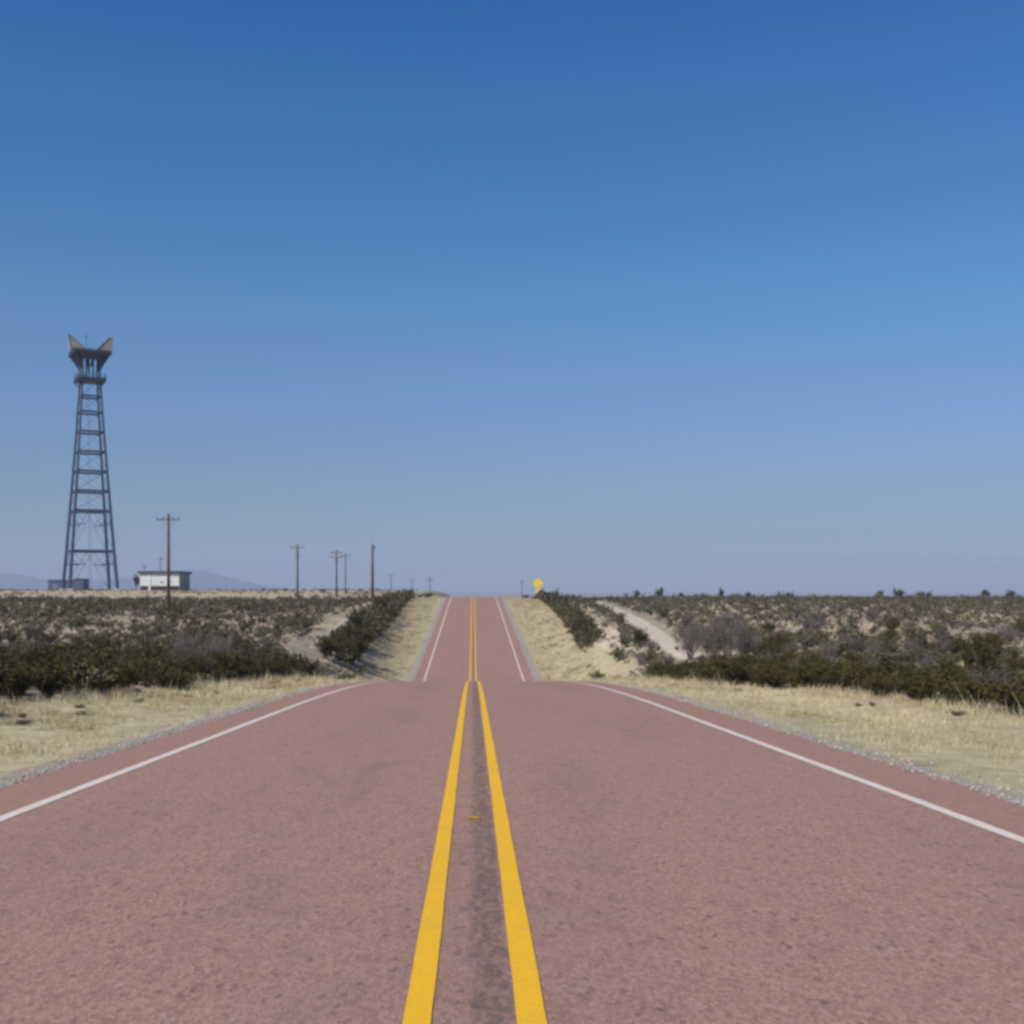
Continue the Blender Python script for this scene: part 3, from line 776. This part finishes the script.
pole(412, 560, 579, 'faintest tiny utility pole beyond the crest, middle one of three', arm=2.6, r=.2)
pole(430, 470, 577, 'small distant utility pole beyond the crest, nearest the road on its left', arm=2.8, arms=((.5, 0), (1.3, 0)), r=.2)
pole(522, 520, 580, 'small distant utility pole beyond the crest right of the road, near the yellow sign', arm=2.4, r=.2)
pole(160.5, 410, 557, 'utility pole rising behind the white building roof', arm=2.6, r=.2)

# ------------------------------------------------------------------ microwave tower
TD = 364.0; tx = X_at(90, TD); tz = float(ground_z(tx, TD))
face = math.atan2(-tx, TD)                       # turned to face the camera, then a little more
tower = empty('microwave_tower', (tx, TD, tz), -face * -1 + math.radians(9) if False else face * 1.0 + math.radians(9))
zt = lambda py: Z_at(py, TD) - tz
prof = [(0, 6.95), (zt(551), 6.0), (zt(511), 5.15), (zt(472), 4.3), (zt(433), 3.5), (zt(397), 2.85), (zt(380), 2.55), (zt(354), 2.45)]
def hw(z): return float(np.interp(z, [p[0] for p in prof], [p[1] for p in prof]))
top_z = zt(354)
zs = [0] + [zt(v) for v in (551.3, 511.3, 491.7, 472, 452.5, 432.5, 412.8, 397)] + [zt(380), top_z]
for sx_, sy_ in ((-1, -1), (1, -1), (1, 1), (-1, 1)):
    mb = MB()
    for a, b in zip(zs[:-1], zs[1:]):
        mb.bar((sx_ * hw(a), sy_ * hw(a), a - (.3 if a == 0 else 0)), (sx_ * hw(b), sy_ * hw(b), b), .52 - .0037 * a, .52 - .0037 * b, 8)
    mb.build('leg', M['steel'], tower)
    mb = MB(); mb.box((sx_ * 6.95, sy_ * 6.95, .1), (1.5, 1.5, .8)); mb.build('footing', M['endwall'], tower)
def corner(k, z, t=1.0):
    c = [(-1, -1), (1, -1), (1, 1), (-1, 1)][k % 4]; return Vector((c[0] * hw(z), c[1] * hw(z), z))
for z in zs[1:-2]:
    mb = MB()
    for k in range(4): mb.bar(corner(k, z), corner(k + 1, z), .32, .32, 6)
    mb.build('girt', M['steel'], tower)
mb = MB()
for a, b in zip(zs[:-1], zs[1:]):
    for k in range(4):
        if b - a > 9:                                      # tall lower bays: K bracing with short struts
            m = (corner(k, b) + corner(k + 1, b)) / 2
            for c in (k, k + 1):
                mb.bar(corner(c, a), m, .055, .055, 5)
                zz = a + (b - a) * .66; p = corner(c, zz); w = corner(c, a).lerp(m, .66)
                mb.bar(p, w, .13, .13, 5); mb.bar(w, corner(c, b), .05, .05, 5)
        else:
            mb.bar(corner(k, a), corner(k + 1, b), .035, .035, 5); mb.bar(corner(k + 1, a), corner(k, b), .035, .035, 5)
mb.build('bracing', M['steel'], tower)
mb = MB()                                                  # ladder and cable run up one side
for s in (-.25, .25): mb.bar((-1.0 + s, -hw(0) * .98, 0), (-1.0 + s, -hw(top_z) * .98, top_z), .04, .04, 4)
mb.build('ladder', M['steel'], tower)
def platform(z, half, th, rail, name):
    mb = MB(); mb.box((0, 0, z), (half * 2, half * 2, th)); p = mb.build(name, M['deck'], tower, bevel=.03)
    mb = MB()
    for k in range(4):
        c = [(-1, -1), (1, -1), (1, 1), (-1, 1)]; a, b = Vector((*c[k], 0)) * (half - .1), Vector((*c[(k+1) % 4], 0)) * (half - .1)
        for hgt in (rail * .5, rail): mb.bar(a + Vector((0, 0, z + hgt)), b + Vector((0, 0, z + hgt)), .05, .05, 5)
        for t in np.linspace(0, .8, 5): q = a.lerp(b, t); mb.bar(q + Vector((0, 0, z)), q + Vector((0, 0, z + rail)), .05, .05, 5)
    mb.build('railing', M['deck'], p)
platform(zt(380.5), 4.15, .9, 1.6, 'platform')
platform(zt(354.3), 5.5, 1.0, .8, 'platform')
mb = MB()
for k in range(4):
    c = [(-1, -1), (1, -1), (1, 1), (-1, 1)][k]
    mb.bar((c[0] * 2.5, c[1] * 2.5, zt(370)), (c[0] * 4.9, c[1] * 4.9, zt(356)), .32, .32, 6)
    mb.bar((c[0] * 2.5, c[1] * 2.5, zt(388)), (c[0] * 4.0, c[1] * 4.0, zt(382)), .2, .2, 6)
    c2 = [(0, -1), (1, 0), (0, 1), (-1, 0)][k]
    mb.bar((c2[0] * 2.5, c2[1] * 2.5, zt(368)), (c2[0] * 4.9, c2[1] * 4.9, zt(356)), .25, .25, 6)
for sg in (-1, 1):
    for yy in (-2.5, 2.5):
        mb.prism([(sg * 2.3, zt(372)), (sg * 5.2, zt(356.5)), (sg * 2.3, zt(356.5))], yy - .06, yy + .06)
mb.build('bracket', M['deck'], tower)
mb = MB()
for xw, yw in ((-1.2, -.6), (-.2, .5), (.9, -.3)): mb.bar((xw, yw, zt(382)), (xw, yw, zt(356)), .26, .26, 8)
mb.build('waveguide', M['steel'], tower)
tp = zt(352.5)
for out, bc in (([(-1.3, 0), (-5.9, 0), (-6.7, 4.5), (-6.2, 4.3), (-3.6, 2.2)], (-4.5, 1.5)), ([(1.1, 0), (5.7, 0), (6.4, 3.8), (6.0, 4.7), (5.0, 4.4), (2.8, 2.0)], (4.5, 1.5))):
    mb = MB(); mb.prism([(x, z + tp) for x, z in out], -2.4, 1.6, .8, (bc[0], bc[1] + tp)); o = mb.build('horn_antenna', M['horn'], tower, bevel=.06)
    mb = MB(); n = len(out); P3 = [Vector((x, -2.44, z + tp)) for x, z in out]
    for k in range(n): mb.bar(P3[k], P3[(k + 1) % n], .14, .14, 6)
    mb.build('rim', M['hornb'], o)
mb = MB(); mb.bar((-1.1, 0, tp - .5), (-1.1, 0, tp + 5.2), .1, .06, 8); mb.bar((-1.1, 0, tp + 4.2), (-1.1, 0, tp + 5.0), .22, .22, 8); mb.build('mast', M['steel'], tower)
tag(tower, 'tall dark steel lattice microwave tower with two horn antennas on its top platform', 'tower')

# ------------------------------------------------------------------ buildings at the tower
BD = 345.0
bx = X_at(140, BD); bw = (178.5 - 139.5) / F * BD; bz = float(ground_z(bx + bw / 2, BD)) - .2
b = empty('white_building', (bx, BD, bz))
H = Z_at(573.5, BD) - bz; depth = 12.6
mb = MB(); mb.box((bw / 2, depth / 2, (H + 1.5) / 2), (bw, depth, H - 1.5)); mb.build('wall', M['wall'], b)
mb = MB(); mb.box((bw / 2 - .1, depth / 2, .6), (bw - .35, depth - .5, 1.8)); mb.build('plinth', M['plinth'], b)
mb = MB(); mb.box((bw / 2 + .05, depth / 2, H + .36), (bw + 1.3, depth + 1.2, .72)); rf = mb.build('roof', M['roof'], b, bevel=.04)
mb = MB(); mb.box((.75, 1.5, H + 1.35), (.22, .22, 1.4)); mb.box((.75, 1.5, H + 2.1), (.8, .5, .5)); mb.build('vent', M['can'], rf)
mb = MB(); mb.box((2.75, -.08, H / 2 - .1), (.55, .14, H - .3)); mb.build('pilaster', M['endwall'], b)
mb = MB(); mb.box((bw + .045, depth / 2, H / 2 - .2), (.09, depth + .16, H + .38)); mb.build('end_wall', M['shadedwall'], b)  # thin slab added over the shaded end, painted darker to stand in for shade
for wx in (6.2, 8.4):
    mb = MB(); mb.box((wx, -.012, H * .52), (1.3, .06, .7)); f = mb.build('window', M['endwall'], b)
    mb = MB(); mb.box((wx, -.03, H * .52), (1.05, .06, .5)); mb.build('pane', M['can'], f)
tag(b, 'low white building with dark flat roof and dark base, right of the lattice tower', 'building')

SD = 378.0; sx = X_at(48, SD); sw = 36.0 / F * SD; sz = float(ground_z(sx + sw/2, SD)) - .2
s = empty('equipment_shed', (sx, SD, sz))
h1 = Z_at(580.5, SD) - sz; h2 = Z_at(579.2, SD) - sz
mb = MB(); mb.box((sw * .36, 2.5, h1 / 2), (sw * .72, 5, h1)); mb.box((sw * .86 + .0, 2.2, h2 / 2), (sw * .28, 5.4, h2)); mb.build('wall', M['shed'], s)
mb = MB(); mb.box((sw * .36, 2.5, h1 + .1), (sw * .74, 5.5, .2)); mb.box((sw * .87, 2.2, h2 + .1), (sw * .29, 5.9, .2)); mb.build('roof', M['roof'], s)
mb = MB(); mb.box((sw * .2, -.03, 1.1), (1.1, .08, 2.1)); dr = mb.build('door', M['can'], s)
mb = MB(); mb.box((sw * .2 + .4, -.1, 1.1), (.08, .1, .14)); mb.build('handle', M['signback'], dr)
tag(s, 'blue-grey equipment shed behind the left legs of the lattice tower', 'shed')

# ------------------------------------------------------------------ small trees on the skyline
def tree_proto(seed, sp, gaps):
    a, b_, c, d_ = bush_parts(seed, 11, 900, .085, sp, .5, sub=4, stem_r=.03, leaf_from=.5, thick=2.0)
    tr = MB(); r = np.random.default_rng(seed)
    tr.bar((0, 0, -.1), (.03, 0, .3), .06, .045, 8); tr.bar((.03, 0, .3), (.1, .03, .55), .045, .02, 6); tr.bar((.03, 0, .3), (-.1, -.02, .55), .04, .02, 6)
    c[:, 2] = c[:, 2] * .8 + .22
    return mesh_np('crown', c, [d_], [M['tree']]), tr
tps = [tree_proto(500 + i, (.8, .55, 1.0)[i], 0) for i in range(3)]
tp_roots = []
for i, (cm, tr) in enumerate(tps):
    tp_roots.append((cm, tr))
def tree(pxm, ytop, wpx, d, j, label):
    x = X_at(pxm, d); z = float(ground_z(x, d)); h = max(.8, Z_at(ytop, d) - z); w = wpx / F * d
    cm, tr = tps[j]
    root = empty('small_tree', (x, d, z)); t = tr.build('trunk', M['trunk'], root); put('crown', cm, root)
    r0 = (.95, .7, 1.15)[j]; root.scale = (w / 2 / r0, w / 2 / r0, h); root.rotation_euler.z = float(rng.uniform(0, 6))
    tag(root, label, 'tree', 'small dark trees along the skyline')
for (a, yt, w, d, j, lab) in [
        (636, 590.5, 9, 300, 0, 'small dark tree on the right skyline, leftmost of the row'),
        (660, 589, 16, 310, 2, 'broad dark tree on the right skyline, second from the left'),
        (681, 592.5, 8, 300, 0, 'low dark tree on the skyline just right of the broad one'),
        (721, 588.5, 7, 320, 1, 'slim upright dark tree on the right skyline'),
        (748, 592, 9, 300, 0, 'low dark tree on the skyline just right of the slim upright one'),
        (790, 592.5, 12, 310, 2, 'lone low dark tree on the right skyline left of the paired trees'),
        (881, 590.5, 12, 315, 0, 'smaller left one of the paired dark trees on the right skyline'),
        (898, 589.5, 17, 320, 2, 'broader right one of the paired dark trees on the right skyline'),
        (925, 592, 22, 305, 2, 'wide low tree on the skyline right of the paired trees'),
        (985, 590.5, 12, 320, 1, 'dark tree on the skyline near the right photo edge'),
        (1010, 591.5, 22, 310, 2, 'wide low dark tree on the skyline at the right photo edge'),
        (136.5, 576, 9, 352, 1, 'dark purplish tree at the left end of the white building'),
        (286, 590, 12, 300, 2, 'low dark tree on the skyline beside the transformer pole'),
        (322, 590.5, 12, 300, 2, 'low dark tree on the skyline left of the paired poles')]:
    tree(a, yt, w, d, j, lab)

# ------------------------------------------------------------------ the desert air
hz = MB(); hz.box((0, 6200, 115), (18600, 13400, 350))
hm = bpy.data.materials.new('hazy_air'); hm.use_nodes = True; hn = hm.node_tree; hn.nodes.clear()
ho = hn.nodes.new('ShaderNodeOutputMaterial'); hv = hn.nodes.new('ShaderNodeVolumePrincipled')
hv.inputs['Density'].default_value = HAZE; hv.inputs['Color'].default_value = (.585, .665, .875, 1); hv.inputs['Anisotropy'].default_value = .0
hn.links.new(hv.outputs[0], ho.inputs['Volume'])
tag(hz.build('haze', hm), 'thin pale blue haze over the far desert and hills', 'haze', None, 'stuff')

# ------------------------------------------------------------------ camera
cam = bpy.data.cameras.new('camera'); co = bpy.data.objects.new('camera', cam); COL.objects.link(co)
cam.sensor_width = 36; cam.lens = 36 * F / 1024
cam.shift_x = (512 - PX0) / 1024; cam.shift_y = (PY0 - 512) / 1024
co.location = (0, 0, 0); co.rotation_euler = (math.pi / 2, 0, 0)
cam.clip_start = .1; cam.clip_end = 40000
scene.camera = co

# ------------------------------------------------------------------ daylight
s = Vector((-.60, -.56, .72)).normalized()
el = math.asin(s.z); rot = math.atan2(s.x, s.y)
lamp = bpy.data.lights.new('sun', 'SUN'); lamp.energy = 4.3; lamp.angle = math.radians(.53); lamp.color = (1, .95, .855)
lo = bpy.data.objects.new('sun', lamp); COL.objects.link(lo); lo.rotation_euler = s.to_track_quat('Z', 'Y').to_euler(); lo.location = (-20, -20, 30)
w = bpy.data.worlds.new('World'); scene.world = w; w.use_nodes = True; nt = w.node_tree
bg = nt.nodes['Background']; sky = nt.nodes.new('ShaderNodeTexSky'); sky.sky_type = 'NISHITA'; sky.sun_disc = False
sky.sun_elevation = el; sky.sun_rotation = rot; sky.altitude = 1400; sky.air_density = 1.0; sky.dust_density = .6; sky.ozone_density = 1.5
SKY = [(0.0, (0.5953, 0.7102, 0.7211)), (0.0115, (0.5953, 0.7102, 0.7211)), (0.0427, (0.3681, 0.4447, 0.5612)), (0.0754, (0.3677, 0.453, 0.5504)), (0.1559, (0.3718, 0.541, 0.7105)), (0.2334, (0.2895, 0.6032, 0.8066)), (0.3067, (0.1924, 0.5596, 0.8474)), (0.3749, (0.1308, 0.5438, 0.8785)), (0.4364, (0.0664, 0.4764, 0.9447))]   # SKYLINE
tc = nt.nodes.new('ShaderNodeTexCoord'); sp = nt.nodes.new('ShaderNodeSeparateXYZ'); nt.links.new(tc.outputs['Generated'], sp.inputs[0])
cr = nt.nodes.new('ShaderNodeValToRGB'); el_ = cr.color_ramp.elements
while len(el_) < len(SKY): el_.new(1.0)
for e, (t, c) in zip(el_, SKY): e.position = t; e.color = (*c, 1)
nt.links.new(sp.outputs[2], cr.inputs[0])          # clear desert air: deeper blue overhead, slate at the horizon
nt.links.new(mix(nt, sky.outputs[0], cr.outputs[0], 1.0, 'MULTIPLY'), bg.inputs[0]); bg.inputs[1].default_value = .1

scene.view_settings.view_transform = 'Standard'; scene.view_settings.look = 'None'
scene.view_settings.exposure = .4; scene.view_settings.gamma = 1
scene.render.engine = 'CYCLES'
scene.cycles.max_bounces = 6; scene.cycles.diffuse_bounces = 3; scene.cycles.filter_width = 3.2
print('plants', len(A), 'chosen', cnt, 'verts grass', len(GVa))
